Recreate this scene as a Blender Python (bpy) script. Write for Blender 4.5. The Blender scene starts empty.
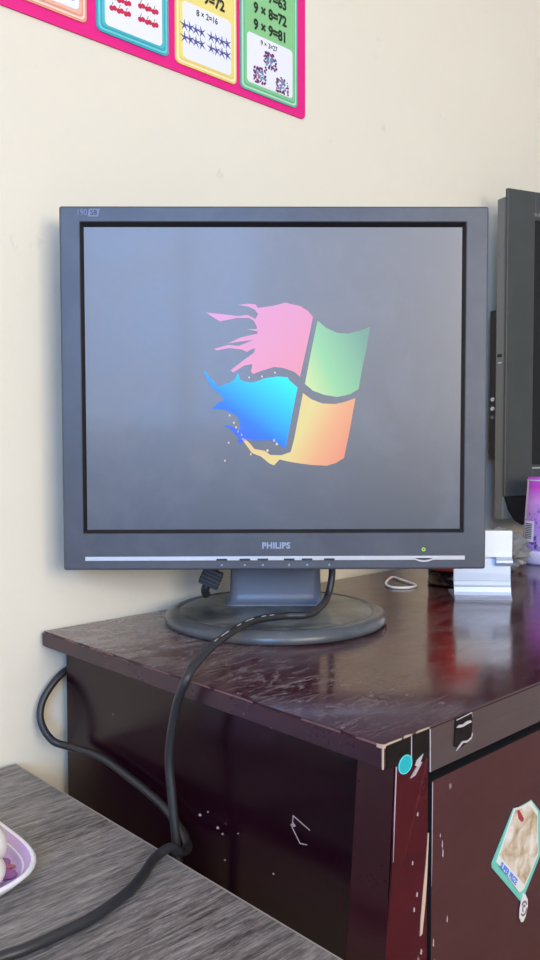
import bpy, bmesh, math, random
from mathutils import Vector, Matrix
from mathutils.geometry import tessellate_polygon
S = bpy.context.scene
COL = S.collection
PI = math.pi
random.seed(7)

# ---------------------------------------------------------------- camera
F, PITCH, YAW, ROLL = 830.2, 0.0474, 0.7596, -0.0019
cam = bpy.data.cameras.new('camera'); camo = bpy.data.objects.new('camera', cam); COL.objects.link(camo)
fw = Vector((math.sin(YAW), math.cos(YAW), 0)); rt = Vector((math.cos(YAW), -math.sin(YAW), 0)); up = Vector((0, 0, 1))
Fv = fw * math.cos(PITCH) - up * math.sin(PITCH); Uv = up * math.cos(PITCH) + fw * math.sin(PITCH)
R2 = rt * math.cos(ROLL) + Uv * math.sin(ROLL); U2 = Uv * math.cos(ROLL) - rt * math.sin(ROLL)
camo.matrix_world = Matrix(((R2.x, U2.x, -Fv.x, 0), (R2.y, U2.y, -Fv.y, 0), (R2.z, U2.z, -Fv.z, .94), (0, 0, 0, 1)))
cam.sensor_fit = 'HORIZONTAL'; cam.sensor_width = 36; cam.lens = F / 540 * 36; cam.clip_start = .01
S.camera = camo

# ---------------------------------------------------------------- world, light, exposure
w = bpy.data.worlds.new('world'); S.world = w; w.use_nodes = True
bg = w.node_tree.nodes['Background']; bg.inputs[0].default_value = (.62, .78, 1, 1); bg.inputs[1].default_value = 1.2
def area(name, loc, aim, sx, sy, power, col):
    l = bpy.data.lights.new(name, 'AREA'); l.shape = 'RECTANGLE'; l.size = sx; l.size_y = sy; l.energy = power; l.color = col
    o = bpy.data.objects.new(name, l); COL.objects.link(o); o.location = loc
    o.rotation_euler = (Vector(aim) - Vector(loc)).to_track_quat('-Z', 'Y').to_euler(); return o
area('daylight_left_window', (-1.85, -1.25, 1.6), (0, -1.0, 1.45), 1.2, 1.3, 92, (.20, .46, 1))
area('daylight_front_window', (-.2, -2.75, 1.6), (-.2, 0, 1.5), 1.9, 1.4, 72, (1, .88, .68))
S.view_settings.view_transform = 'Standard'; S.view_settings.look = 'None'
S.view_settings.exposure = 0.03; S.view_settings.gamma = 1; S.view_settings.use_curve_mapping = False

# ---------------------------------------------------------------- materials
def lin(c): return tuple(((v/255)/12.92 if v/255 <= .04045 else ((v/255+.055)/1.055)**2.4) for v in c) + (1,)
def mat(name, rgb, rough=.5, metal=0, coat=0, spec=.5, emit=None, estr=1):
    m = bpy.data.materials.new(name); m.use_nodes = True; b = m.node_tree.nodes['Principled BSDF']
    b.inputs['Base Color'].default_value = lin(rgb); b.inputs['Roughness'].default_value = rough
    b.inputs['Metallic'].default_value = metal; b.inputs['Coat Weight'].default_value = coat; b.inputs['Coat Roughness'].default_value = .08
    b.inputs['Specular IOR Level'].default_value = spec
    if emit: b.inputs['Emission Color'].default_value = lin(emit); b.inputs['Emission Strength'].default_value = estr
    return m
class N:
    def __init__(s, m): s.m = m; s.t = m.node_tree; s.b = s.t.nodes['Principled BSDF']
    def n(s, typ, **k):
        x = s.t.nodes.new(typ)
        for a, v in k.items():
            if a[0] == '_': x.inputs[a[1:].replace('_', ' ')].default_value = v
            else: setattr(x, a, v)
        return x
    def l(s, a, b): s.t.links.new(a, b)
    def co(s, scale=(1, 1, 1), rot=(0, 0, 0), loc=(0, 0, 0)):
        tc = s.n('ShaderNodeTexCoord'); mp = s.n('ShaderNodeMapping'); s.l(tc.outputs['Object'], mp.inputs[0])
        mp.inputs['Scale'].default_value = scale; mp.inputs['Rotation'].default_value = rot; mp.inputs['Location'].default_value = loc
        return mp.outputs[0]
    def noise(s, vec, sc, det=4, rough=.5, dist=0):
        x = s.n('ShaderNodeTexNoise', _Scale=sc, _Detail=det, _Roughness=rough, _Distortion=dist); s.l(vec, x.inputs['Vector']); return x.outputs['Fac']
    def ramp(s, fac, stops, interp='LINEAR'):
        r = s.n('ShaderNodeValToRGB'); r.color_ramp.interpolation = interp; e = r.color_ramp.elements
        while len(e) < len(stops): e.new(.5)
        for q, (pos, c) in zip(e, stops):
            q.position = pos; q.color = lin(c) if not isinstance(c, (int, float)) else (c, c, c, 1)
        s.l(fac, r.inputs[0]); return r.outputs[0]
    def mix(s, fac, a, b, mode='MIX'):
        x = s.n('ShaderNodeMix', data_type='RGBA', blend_type=mode)
        for i, v in ((0, fac), (6, a), (7, b)):
            if hasattr(v, 'links') or isinstance(v, bpy.types.NodeSocket): s.l(v, x.inputs[i])
            elif i == 0: x.inputs[0].default_value = v
            else: x.inputs[i].default_value = lin(v)
        return x.outputs[2]
    def math(s, op, a, b):
        x = s.n('ShaderNodeMath', operation=op, use_clamp=True)
        for i, v in ((0, a), (1, b)):
            if isinstance(v, bpy.types.NodeSocket): s.l(v, x.inputs[i])
            else: x.inputs[i].default_value = v
        return x.outputs[0]
    def bump(s, h, strength=.2, dist=.001):
        x = s.n('ShaderNodeBump', _Strength=strength, _Distance=dist); s.l(h, x.inputs['Height']); s.l(x.outputs[0], s.b.inputs['Normal'])

M = {}
def wall_mat():
    m = mat('cream_plaster', (232, 226, 214), .75); k = N(m); v = k.co()
    a = k.noise(v, 2.2, 5); c = k.ramp(a, [(.3, (232, 222, 201)), (.7, (237, 228, 208))])
    sp = k.ramp(k.noise(k.co(loc=(3, 1, 2)), 26, 3, .6), [(.70, 0.0), (.76, 1.0)])
    c2 = k.mix(k.math('MULTIPLY', sp, .35), c, (205, 194, 180)); k.l(c2, k.b.inputs['Base Color'])
    h = k.noise(v, 9, 6, .6); k.bump(h, .35, .006); return m
M['wall'] = wall_mat()
M['ceiling'] = mat('white_ceiling_paint', (240, 238, 232), .8)
M['trim'] = mat('white_trim', (225, 222, 215), .4)
def floor_mat():
    m = mat('floor_tile', (150, 132, 115), .35); k = N(m); br = k.n('ShaderNodeTexBrick', offset=0, _Scale=1.0)
    br.inputs['Color1'].default_value = lin((160, 142, 122)); br.inputs['Color2'].default_value = lin((150, 132, 112)); br.inputs['Mortar'].default_value = lin((95, 85, 75))
    br.inputs['Mortar Size'].default_value = .006; br.inputs['Brick Width'].default_value = .45; br.inputs['Row Height'].default_value = .45
    k.l(k.co(), br.inputs['Vector']); k.l(br.outputs[0], k.b.inputs['Base Color']); return m
M['floor'] = floor_mat()

def lacquer(name, dust=0., base=(40, 10, 20), alt=(58, 16, 27), rough=.16, coat=.6, spec=.6):
    m = mat(name, base, rough, coat=coat, spec=spec); k = N(m); v = k.co()
    g = k.noise(k.co((3, 3, 14)), 4, 6, .6, .5)
    c = k.ramp(g, [(.3, base), (.7, alt)])
    r = k.ramp(k.noise(v, 14, 5, .6), [(.35, rough), (.7, rough + .12)])
    if dust:
        tc = k.n('ShaderNodeTexCoord')
        def blob(x, y, rx, ry):
            mp = k.n('ShaderNodeMapping', vector_type='TEXTURE'); mp.inputs['Location'].default_value = (x, y, .75); mp.inputs['Scale'].default_value = (rx, ry, 1)
            k.l(tc.outputs['Object'], mp.inputs[0]); g_ = k.n('ShaderNodeTexGradient', gradient_type='SPHERICAL'); k.l(mp.outputs[0], g_.inputs[0]); return g_.outputs['Fac']
        d1 = k.ramp(k.noise(k.co((1, 2.2, 1), rot=(0, 0, .4)), 13, 9, .72, 1.6), [(.42, 0.0), (.62, 1.0)])
        ln = k.ramp(k.noise(k.co((5, 30, 5), rot=(0, 0, .9)), 5, 7, .7, 3.0), [(.57, 0.0), (.60, 1.0), (.63, 0.0)])
        swr = k.ramp(k.noise(k.co((1, 2.4, 1), rot=(0, 0, -.5)), 20, 9, .72, 3.0), [(.47, 0.0), (.66, 1.0)])
        d3 = k.ramp(k.noise(k.co(loc=(5, 2, 0)), 110, 3, .6), [(.70, 0.0), (.73, 1.0)])
        m1 = blob(.02, .42, .22, .26); m2 = blob(.05, .13, .11, .15); m3 = blob(.30, .25, .35, .25)
        f = k.math('ADD', k.math('MULTIPLY', k.math('ADD', d1, .30), k.math('MULTIPLY', m1, 1.3)), k.math('MULTIPLY', k.math('MULTIPLY', swr, m2), .85))
        f = k.math('ADD', f, k.math('MULTIPLY', k.math('MULTIPLY', d1, m3), .35))
        f = k.math('ADD', f, k.math('ADD', k.math('MULTIPLY', ln, .30), k.math('MULTIPLY', d3, .5)))
        dust_f = k.math('MULTIPLY', k.math('ADD', f, .01), dust)
        c = k.mix(dust_f, c, (168, 158, 156)); rr = k.mix(dust_f, r, (170, 170, 170))
        k.l(rr, k.b.inputs['Roughness'])
        cw = k.math('SUBTRACT', coat, dust_f); k.l(cw, k.b.inputs['Coat Weight'])
    else:
        d3 = k.ramp(k.noise(k.co((1, 1, .6)), 60, 2, .5), [(.755, 0.0), (.78, .6)])
        c = k.mix(d3, c, (170, 160, 150)); k.l(r, k.b.inputs['Roughness'])
    k.l(c, k.b.inputs['Base Color']); k.bump(k.noise(v, 60, 3), .05, .0005); return m
M['top'] = lacquer('dusty_maroon_lacquer', .72, (56, 8, 22), (70, 12, 28), .09, .15, .5)
M['slab'] = lacquer('slab_side_lacquer', 0, (46, 22, 34), (60, 32, 44), .24, 0, .45)
M['lacq'] = lacquer('maroon_lacquer', 0, (26, 4, 14), (36, 8, 21), .15, 0, .26)
M['door'] = lacquer('maroon_door_lacquer', 0, (72, 36, 38), (80, 42, 44), .36, 0, .4)
M['post'] = lacquer('red_brown_post_lacquer', 0, (66, 8, 20), (80, 10, 25), .24, 0, .3)
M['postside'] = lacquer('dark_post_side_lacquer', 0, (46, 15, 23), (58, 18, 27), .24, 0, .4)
M['rail'] = lacquer('grey_maroon_rail_lacquer', 0, (78, 62, 62), (86, 70, 70), .34, .1, .5)
M['edge'] = mat('worn_bare_wood', (206, 176, 150), .7); M['edgered'] = mat('thin_reddish_edge', (120, 84, 84), .6)
M['scuff_glint'] = mat('pale_scuff_and_glint', (186, 168, 165), .6)  # real scuffs, and the highlight painted on the post corner
M['gap_shade'] = mat('dark_interior_and_gap_shade', (10, 6, 8), .8)

def table_mat():
    m = mat('grey_wood_laminate', (125, 120, 116), .45); k = N(m)
    a = k.noise(k.co((1.9, 20, 1)), 5, 10, .78, 1.8); b = k.noise(k.co((7, 70, 1), loc=(3, 1, 0)), 6, 7, .75, .8); c0 = k.noise(k.co((1, 8, 1)), 3, 3)
    c = k.ramp(a, [(.38, (50, 44, 42)), (.46, (100, 93, 89)), (.55, (150, 142, 136)), (.66, (196, 188, 180))])
    c = k.mix(.45, c, k.ramp(b, [(.42, (40, 36, 34)), (.50, (120, 113, 108)), (.6, (190, 182, 175))])); c = k.mix(.2, c, k.ramp(c0, [(.35, (84, 80, 80)), (.65, (170, 166, 165))]))
    k.l(c, k.b.inputs['Base Color']); k.bump(a, .25, .0006); return m
M['table'] = table_mat()
M['tedge'] = mat('grey_laminate_edging', (168, 160, 152), .5)
M['tleg'] = mat('grey_table_leg', (95, 90, 88), .5)
def plastic(name, c, rough, dust=.12, dc=(120, 124, 130)):
    m = mat(name, c, rough, spec=.5); k = N(m); v = k.co()
    d = k.ramp(k.noise(v, 16, 7, .65, .8), [(.4, 0.0), (.75, 1.0)]); s = k.ramp(k.noise(v, 160, 2), [(.7, 0.0), (.76, 1.0)])
    f = k.math('MULTIPLY', k.math('ADD', d, k.math('MULTIPLY', s, .4)), dust)
    k.l(k.mix(f, c, dc), k.b.inputs['Base Color']); k.bump(k.noise(v, 900, 2), .08, .0003); return m
M['bezel'] = plastic('charcoal_bezel_plastic', (72, 75, 84), .40, .2)
M['bezel_in'] = mat('black_bezel_recess', (16, 16, 20), .4)
M['shell'] = plastic('monitor_shell_plastic', (34, 36, 42), .5, .15)
M['neck'] = plastic('blue_grey_neck_plastic', (100, 108, 124), .35, .1)
M['base'] = plastic('dusty_dark_base_plastic', (66, 70, 70), .3, .75, (165, 166, 160))
M['baserim'] = plastic('glossy_dark_base_rim', (80, 83, 86), .25, .35)
M['silver'] = mat('silver_strip', (206, 208, 214), .3, .55)
M['slot'] = mat('dark_slot', (40, 42, 50), .5)
M['print'] = mat('pale_print', (150, 160, 185), .5)
M['dimprint'] = mat('dim_print', (118, 128, 158), .5)
M['led'] = mat('green_led', (130, 170, 60), .4, emit=(170, 210, 80), estr=.5)
M['cable'] = mat('black_cable_rubber', (44, 44, 47), .38)
M['white'] = mat('white_print', (205, 205, 205), .6)
M['black'] = mat('black_print', (38, 38, 36), .6)

def screen_mat():
    m = mat('switched_on_screen', (30, 30, 34), .3, spec=.8, coat=.1); k = N(m); v = k.co()
    tc = k.n('ShaderNodeTexCoord'); sx = k.n('ShaderNodeSeparateXYZ'); k.l(tc.outputs['Object'], sx.inputs[0])
    z = k.math('MULTIPLY', k.math('SUBTRACT', sx.outputs['Z'], .10), 3.3)
    e = k.ramp(z, [(0, (58, 66, 82)), (.4, (98, 99, 106)), (1, (112, 114, 126))])
    k.l(e, k.b.inputs['Emission Color']); k.b.inputs['Emission Strength'].default_value = .9
    d = k.ramp(k.noise(v, 11, 7, .6, .7), [(.45, 0.0), (.75, 1.0)])
    k.l(k.mix(k.math('MULTIPLY', d, .45), (34, 34, 39), (92, 92, 100)), k.b.inputs['Base Color'])
    k.l(k.ramp(d, [(0, .40), (1, .5)]), k.b.inputs['Roughness']); return m
M['screen'] = screen_mat()
def grad(name, axis, lo, hi, stops, strength=1.0):
    m = mat(name, (20, 20, 20), .35); k = N(m); tc = k.n('ShaderNodeTexCoord'); dt = k.n('ShaderNodeVectorMath', operation='DOT_PRODUCT')
    k.l(tc.outputs['Object'], dt.inputs[0]); dt.inputs[1].default_value = axis
    mr = k.n('ShaderNodeMapRange'); k.l(dt.outputs['Value'], mr.inputs[0]); mr.inputs[1].default_value = lo; mr.inputs[2].default_value = hi
    k.l(k.ramp(mr.outputs[0], stops), k.b.inputs['Emission Color']); k.b.inputs['Emission Strength'].default_value = strength; return m
M['pink'] = grad('screen_pink', (.5, 0, -1), -.34, -.21, [(0, (225, 150, 200)), (.5, (233, 151, 187)), (1, (240, 150, 160))])
M['green'] = grad('screen_green', (1, 0, .45), .135, .215, [(0, (212, 232, 160)), (.4, (150, 212, 160)), (1, (112, 162, 148))])
M['blue'] = grad('screen_blue', (.75, 0, 1), .155, .262, [(0, (50, 80, 225)), (.3, (10, 110, 240)), (.62, (0, 184, 255)), (1, (0, 236, 255))], 1.08)
M['orange'] = grad('screen_orange', (1, 0, -.5), -.115, -.005, [(0, (232, 200, 130)), (.35, (230, 214, 138)), (.6, (236, 175, 125)), (1, (236, 124, 112))])
M['cream'] = mat('screen_cream', (20, 20, 20), .35, emit=(245, 215, 175), estr=.95)

# ---------------------------------------------------------------- helpers
def obj(name, bm, mats, parent=None, smooth=False, loc=None, bev=0, seg=2):
    me = bpy.data.meshes.new(name); bmesh.ops.recalc_face_normals(bm, faces=bm.faces); bm.to_mesh(me); bm.free()
    for m in (mats if isinstance(mats, (list, tuple)) else [mats]): me.materials.append(M[m] if isinstance(m, str) else m)
    if smooth:
        for p in me.polygons: p.use_smooth = True
    o = bpy.data.objects.new(name, me); COL.objects.link(o)
    if parent: o.parent = parent
    if loc: o.location = loc
    if bev:
        b = o.modifiers.new('bevel', 'BEVEL'); b.width = bev; b.segments = seg; b.limit_method = 'ANGLE'; b.angle_limit = .6
    return o
def tag(o, label, cat, group=None):
    o['label'] = label; o['category'] = cat
    if group: o['group'] = group
    return o
def thing(name, label, cat, loc=(0, 0, 0), rz=0, group=None):
    o = bpy.data.objects.new(name, None); COL.objects.link(o); o.location = loc; o.rotation_euler = (0, 0, rz); o.empty_display_size = .05
    return tag(o, label, cat, group)
def box(bm, x0, x1, y0, y1, z0, z1, mi=0):
    v = [bm.verts.new((x, y, z)) for z in (z0, z1) for x, y in ((x0, y0), (x1, y0), (x1, y1), (x0, y1))]
    for f in ((0, 3, 2, 1), (4, 5, 6, 7), (0, 1, 5, 4), (1, 2, 6, 5), (2, 3, 7, 6), (3, 0, 4, 7)):
        bm.faces.new([v[i] for i in f]).material_index = mi
    return v
def BX(*a, mi=0):
    bm = bmesh.new(); box(bm, *a, mi=mi); return bm
def prism(bm, pts, axis, a, b, mi=0):
    """polygon given in the plane across axis, extruded from a to b"""
    def P(p, t): return {'y': (p[0], t, p[1]), 'x': (t, p[0], p[1]), 'z': (p[0], p[1], t)}[axis]
    n = len(pts); A = [bm.verts.new(P(p, a)) for p in pts]; B = [bm.verts.new(P(p, b)) for p in pts]
    for tri in tessellate_polygon([[Vector((p[0], p[1], 0)) for p in pts]]):
        for W in (A, B):
            try: bm.faces.new([W[i] for i in tri]).material_index = mi
            except ValueError: pass
    for i in range(n):
        j = (i + 1) % n; bm.faces.new((A[i], A[j], B[j], B[i])).material_index = mi
def rrect(x0, x1, z0, z1, r, n=5):
    p = []
    for cx, cz, a0 in ((x1 - r, z1 - r, 0), (x0 + r, z1 - r, PI/2), (x0 + r, z0 + r, PI), (x1 - r, z0 + r, 1.5*PI)):
        for i in range(n + 1): a = a0 + PI/2*i/n; p.append((cx + r*math.cos(a), cz + r*math.sin(a)))
    return p
def circ(cx, cz, r, n=20, rz=None): return [(cx + r*math.cos(2*PI*i/n), cz + (rz or r)*math.sin(2*PI*i/n)) for i in range(n)]
def lathe(prof, n=48, mi=None):
    bm = bmesh.new(); rings = []
    for r, z in prof:
        rings.append([bm.verts.new((0, 0, z))] if r < 1e-6 else [bm.verts.new((r*math.cos(2*PI*i/n), r*math.sin(2*PI*i/n), z)) for i in range(n)])
    for q, (a, b) in enumerate(zip(rings, rings[1:])):
        for i in range(n):
            j = (i+1) % n
            f = [a[i % len(a)], a[j % len(a)], b[j % len(b)], b[i % len(b)]]
            f = list(dict.fromkeys(f))
            if len(f) > 2: bm.faces.new(f).material_index = mi[q] if mi else 0
    return bm
def spline(pts, k=8, closed=False):
    P = [Vector(p) for p in pts]; n = len(P); out = []
    for i in range(n if closed else n - 1):
        g = (lambda j: P[j % n]) if closed else (lambda j: P[max(0, min(n-1, j))])
        a, b, c, d = g(i-1), g(i), g(i+1), g(i+2)
        for s in range(k):
            t = s/k; out.append(.5*((2*b) + (c-a)*t + (2*a-5*b+4*c-d)*t*t + (3*b-a-3*c+d)*t**3))
    if not closed: out.append(P[-1])
    return out
def tube(bm, pts, r, n=12, closed=False, mi=0):
    P = [Vector(p) for p in pts]; m = len(P); rings = []; nrm = None
    for i in range(m):
        t = (P[(i+1) % m] - P[i-1]) if closed else (P[min(i+1, m-1)] - P[max(i-1, 0)]); t.normalize()
        if nrm is None: nrm = t.orthogonal().normalized()
        nrm = (nrm - t*nrm.dot(t)).normalized(); b = t.cross(nrm)
        rr = r(i/(m-1)) if callable(r) else r
        rings.append([bm.verts.new(P[i] + nrm*rr*math.cos(2*PI*j/n) + b*rr*math.sin(2*PI*j/n)) for j in range(n)])
    for i in range(m if closed else m-1):
        A, B = rings[i], rings[(i+1) % m]
        for j in range(n): bm.faces.new((A[j], A[(j+1) % n], B[(j+1) % n], B[j])).material_index = mi
    if not closed: bm.faces.new(rings[0]); bm.faces.new(rings[-1])
def text(name, s, size, m, parent, loc, rot=(PI/2, 0, 0), bold=0, depth=.0002, sx=1, align='LEFT', space=1):
    cu = bpy.data.curves.new(name, 'FONT'); cu.body = s; cu.size = size; cu.offset = bold; cu.extrude = depth; cu.align_x = align; cu.space_character = space
    cu.resolution_u = 3
    t = bpy.data.objects.new(name, cu); COL.objects.link(t); bpy.context.view_layer.update()
    me = bpy.data.meshes.new_from_object(t.evaluated_get(bpy.context.evaluated_depsgraph_get())); bpy.data.objects.remove(t); bpy.data.curves.remove(cu)
    me.transform(Matrix.Diagonal((sx, 1, 1, 1))); me.name = name
    me.materials.clear(); me.materials.append(M[m])
    o = bpy.data.objects.new(name, me); COL.objects.link(o); o.parent = parent; o.location = loc; o.rotation_euler = rot; return o
def struct(name, bm, m, parent=None, **k):
    o = obj(name, bm, m, parent, **k)
    if not parent: o['kind'] = 'structure'
    return o

# ---------------------------------------------------------------- the room
YW = .7597; XL, XR, YF, H = -1.6, 3.0, -2.6, 2.6
struct('floor', BX(XL-.1, XR+.1, YF-.1, YW+.1, -.1, 0), 'floor')
struct('ceiling', BX(XL-.1, XR+.1, YF-.1, YW+.1, H, H+.1), 'ceiling')
struct('wall_back', BX(XL-.1, XR+.1, YW, YW+.1, 0, H), 'wall')
struct('wall_right', BX(XR, XR+.1, YF, YW, 0, H), 'wall')
def holed(name, ax, fixed, lo, hi, a0, a1, z0, z1):
    bm = bmesh.new()
    for (a, b, c, d) in ((lo, a0, 0, H), (a1, hi, 0, H), (a0, a1, 0, z0), (a0, a1, z1, H)):
        if ax == 'x': box(bm, fixed-.1, fixed, a, b, c, d)
        else: box(bm, a, b, fixed-.1, fixed, c, d)
    struct(name, bm, 'wall')
holed('wall_left', 'x', XL, YF, YW, -1.9, -.65, .95, 2.25)
holed('wall_front', 'y', YF, XL, XR, -1.15, .75, .9, 2.3)
def frame(name, ax, fixed, a0, a1, z0, z1):
    bm = bmesh.new(); t = .05; mid = (a0+a1)/2
    for (a, b, c, d) in ((a0, a0+t, z0, z1), (a1-t, a1, z0, z1), (a0+t, a1-t, z0, z0+t), (a0+t, a1-t, z1-t, z1), (mid-t/2, mid+t/2, z0+t, z1-t)):
        if ax == 'x': box(bm, fixed-.07, fixed-.03, a, b, c, d)
        else: box(bm, a, b, fixed-.07, fixed-.03, c, d)
    struct(name, bm, 'trim')
frame('window_1', 'x', XL, -1.9, -.65, .95, 2.25); frame('window_2', 'y', YF, -1.15, .75, .9, 2.3)
struct('baseboard_back', BX(XL, XR, YW-.008, YW, 0, .07), 'trim')

# ---------------------------------------------------------------- desk
desk = thing('desk', 'dark maroon lacquered wooden desk with a dusty scratched top against the wall', 'desk', (.4011, .3206, 0))
DX, DY = .4011, .3206
def d(name, bm, m, **k):
    bmesh.ops.translate(bm, vec=(-DX, -DY, 0), verts=bm.verts); return obj(name, bm, m, desk, **k)
bm = bmesh.new(); box(bm, .4011, 2.08, .3206, .755, .7345, .75)
# beveled slab, then a thin reddish left edge, worn bare-wood edges and chips in the same mesh
bmesh.ops.bevel(bm, geom=list(bm.edges), offset=.0016, segments=2, affect='EDGES')
bm.normal_update()
for f in bm.faces:
    if f.normal.z < .5: f.material_index = 4 if f.normal.y < -.7 else 3
rnd = random.Random(3)
y = .322
while y < .70:
    L = rnd.uniform(.012, .05); wd = rnd.uniform(.0003, .0007)
    if rnd.random() < .8: prism(bm, [(.4012, y), (.4012+wd*1.6, y+L*.2), (.4012+wd, y+L*.8), (.4012, y+L)], 'z', .7488, .75012, 2)  # broken thin reddish line along the left edge
    y += L + rnd.uniform(.002, .02)
x = .402
while x < .448:
    L = rnd.uniform(.006, .02); wd = rnd.uniform(.0004, .0010)
    prism(bm, [(x, .3207), (x+L*.3, .3207+wd*1.5), (x+L, .3207)], 'z', .7488, .75012, 1); x += L + rnd.uniform(.001, .008)
prism(bm, [(.4007, .3202), (.4017, .3202), (.4017, .3212), (.4007, .3212)], 'z', .7349, .7492, 1)
prism(bm, [(.4008, .3203), (.4045, .3203), (.4026, .3215), (.4018, .3235), (.4008, .3255)], 'z', .7480, .75015, 1)
d('desktop', bm, ['top', 'edge', 'edgered', 'slab', 'rail'])
bm = BX(.4208, .437, .345, .7417, 0, .7345)
for cy, cz, s in ((.5278, .631, .0022), (.5174, .637, .0012), (.4193, .6596, .003), (.4962, .6047, .0012), (.505, .628, .002), (.499, .625, .0014), (.48, .632, .001), (.57, .655, .0013), (.44, .615, .0012)):
    prism(bm, [(cy-s, cz), (cy, cz+s*.7), (cy+s*.9, cz-s*.3), (cy+s*.2, cz-s*.6)], 'x', .4205, .4210, 1)
pg = [(.4022, .6618), (.4193, .667), (.4205, .6575), (.4122, .648), (.4050, .6495), (.4050, .6501), (.4120, .6488), (.4198, .6577), (.4188, .6661), (.4022, .6612)]
prism(bm, pg, 'x', .4205, .4210, 1)
d('side_panel', bm, ['lacq', 'scuff_glint'])
bm = bmesh.new()
prism(bm, [(.4143, .7345), (.4497, .7345), (.4497, 0), (.397, 0), (.397, .55), (.405, .6207)], 'y', .3206, .352)
bmesh.ops.bevel(bm, geom=[e for e in bm.edges if abs(e.verts[0].co.z-e.verts[1].co.z) > .05 and max(v.co.y for v in e.verts) < .33], offset=.0015, segments=2, affect='EDGES')
bm.normal_update()
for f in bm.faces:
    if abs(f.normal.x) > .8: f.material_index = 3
# splinter of bare wood running down the post, a painted corner highlight and small nicks
prism(bm, [(.4488, .6785), (.4495, .6785), (.4480, .650), (.4462, .632), (.4430, .612), (.4405, .6115), (.4412, .622), (.4440, .642), (.4468, .660)], 'y', .3201, .3207, 1)
prism(bm, [(.4141, .7330), (.4149, .7330), (.4134, .705), (.4118, .672), (.4116, .672), (.4125, .700)], 'y', .3202, .3207, 2)  # pale strip that paints the bright highlight along the corner edge
prism(bm, [(.4340, .722), (.4410, .7285), (.4425, .732), (.4350, .7265), (.4290, .7215)], 'y', .3199, .3207, 2)
for cx, cz in ((.4372, .695), (.432, .664), (.437, .641), (.434, .632), (.442, .6)):
    s = rnd.uniform(.0005, .001); prism(bm, [(cx-s, cz-s), (cx+s*.4, cz-s*2), (cx+s, cz+s), (cx, cz+s*2.4)], 'y', .3201, .3207, 2)
d('corner_post', bm, ['post', 'edge', 'scuff_glint', 'postside'])
d('front_rail', BX(.4505, 2.06, .32045, .34, .7192, .7366), 'rail')
d('back_panel', BX(.437, 2.06, .7300, .7417, .02, .7345), 'lacq')
d('end_panel', BX(2.045, 2.06, .3206, .7417, 0, .7345), 'lacq')
d('inner_frame', BX(.4505, 2.045, .343, .36, .0, .7345), 'gap_shade')
for i, (a, b) in enumerate(((.4534, .985), (.9886, 1.5), (1.5036, 2.043))):
    bm = BX(a, b, .3206, .3395, .06, .7122)
    bm.normal_update()
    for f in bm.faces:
        if f.normal.z > .5 or f.normal.x < -.5: f.material_index = 2  # shade of the door gap painted into the top and left edges
    if i == 0:
        for cx, cz in ((.4655, .665), (.4662, .6585), (.456, .60), (.4575, .585), (.472, .61), (.463, .672)):
            s = rnd.uniform(.0006, .0016); prism(bm, [(cx-s*.4, cz-s), (cx+s*.4, cz-s*2), (cx+s*.5, cz+s), (cx, cz+s*2.4)], 'y', .3203, .3208, 1)
        prism(bm, [(.4535, .7110), (.4544, .7118), (.4541, .66), (.4535, .64)], 'y', .3204, .3208, 1)
    dr = d('cabinet_door', bm, ['door', 'scuff_glint', 'gap_shade'], bev=.0006)
    obj('door_handle', lathe([(0, -.0), (.006, 0), (.006, .012), (.013, .018), (.012, .026), (0, .028)], 20), 'silver', dr, True).location = (b-.05-DX, -.0, .42)
    bpy.data.objects[dr.children[0].name].rotation_euler = (PI/2, 0, 0)

# ---------------------------------------------------------------- grey wood table in the foreground
TX, TY, TZ = .3701, .7517, .6243
table = thing('table', 'grey wood grain laminate table in the bottom left foreground', 'table', (-.15, .35, 0))
def t(name, bm, m, **k):
    bmesh.ops.translate(bm, vec=(.15, -.35, 0), verts=bm.verts); return obj(name, bm, m, table, **k)
t('tabletop', BX(-.7, TX-.0012, -.08, TY, TZ-.022, TZ), 'table', bev=.0008)
t('edge_band', BX(TX-.0012, TX, -.08, TY, TZ-.022, TZ-.0002), 'tedge')
for a, b in ((-.66, -.04), (-.66, .67), (.29, -.04), (.29, .67)): t('leg', BX(a, a+.04, b, b+.04, 0, TZ-.022), 'tleg', bev=.002)
t('apron', BX(-.62, .29, .675, .695, TZ-.09, TZ-.022), 'tleg')

# ---------------------------------------------------------------- monitor
mon = thing('monitor', 'square charcoal flat screen monitor on a round dusty base, showing a splashed four-colour window emblem', 'monitor', (.6062, .6298, .75), -.7497)
obj('base', lathe([(0, 0), (.1135, 0), (.1165, .002), (.117, .005), (.116, .0085), (.1125, .0115), (.1085, .0130), (.1055, .0134), (.1035, .0118), (.1015, .0118), (.1, .0130), (.097, .0134), (.05, .0136), (0, .0138)], 96, [1]*7+[1, 1]+[0]*4), ['base', 'baserim'], mon, True)
# neck: lofted rounded section with a flared foot
bm = bmesh.new(); rings = []
for z, hw, y0, y1 in ((.0125, .056, .004, .062), (.0155, .0525, .007, .058), (.019, .0505, .0095, .055), (.026, .0492, .011, .053), (.06, .0480, .005, .046), (.10, .0465, -.004, .036), (.15, .045, -.014, .024), (.20, .044, -.022, .014)):
    rings.append([bm.verts.new((p[0], p[1], z)) for p in rrect(-hw, hw, y0, y1, .010, 4)])
for A, B in zip(rings, rings[1:]):
    for i in range(len(A)): bm.faces.new((A[i], A[(i+1) % len(A)], B[(i+1) % len(A)], B[i]))
bm.faces.new(rings[0]); bm.faces.new(rings[-1])
obj('neck', bm, 'neck', mon, True)
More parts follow.
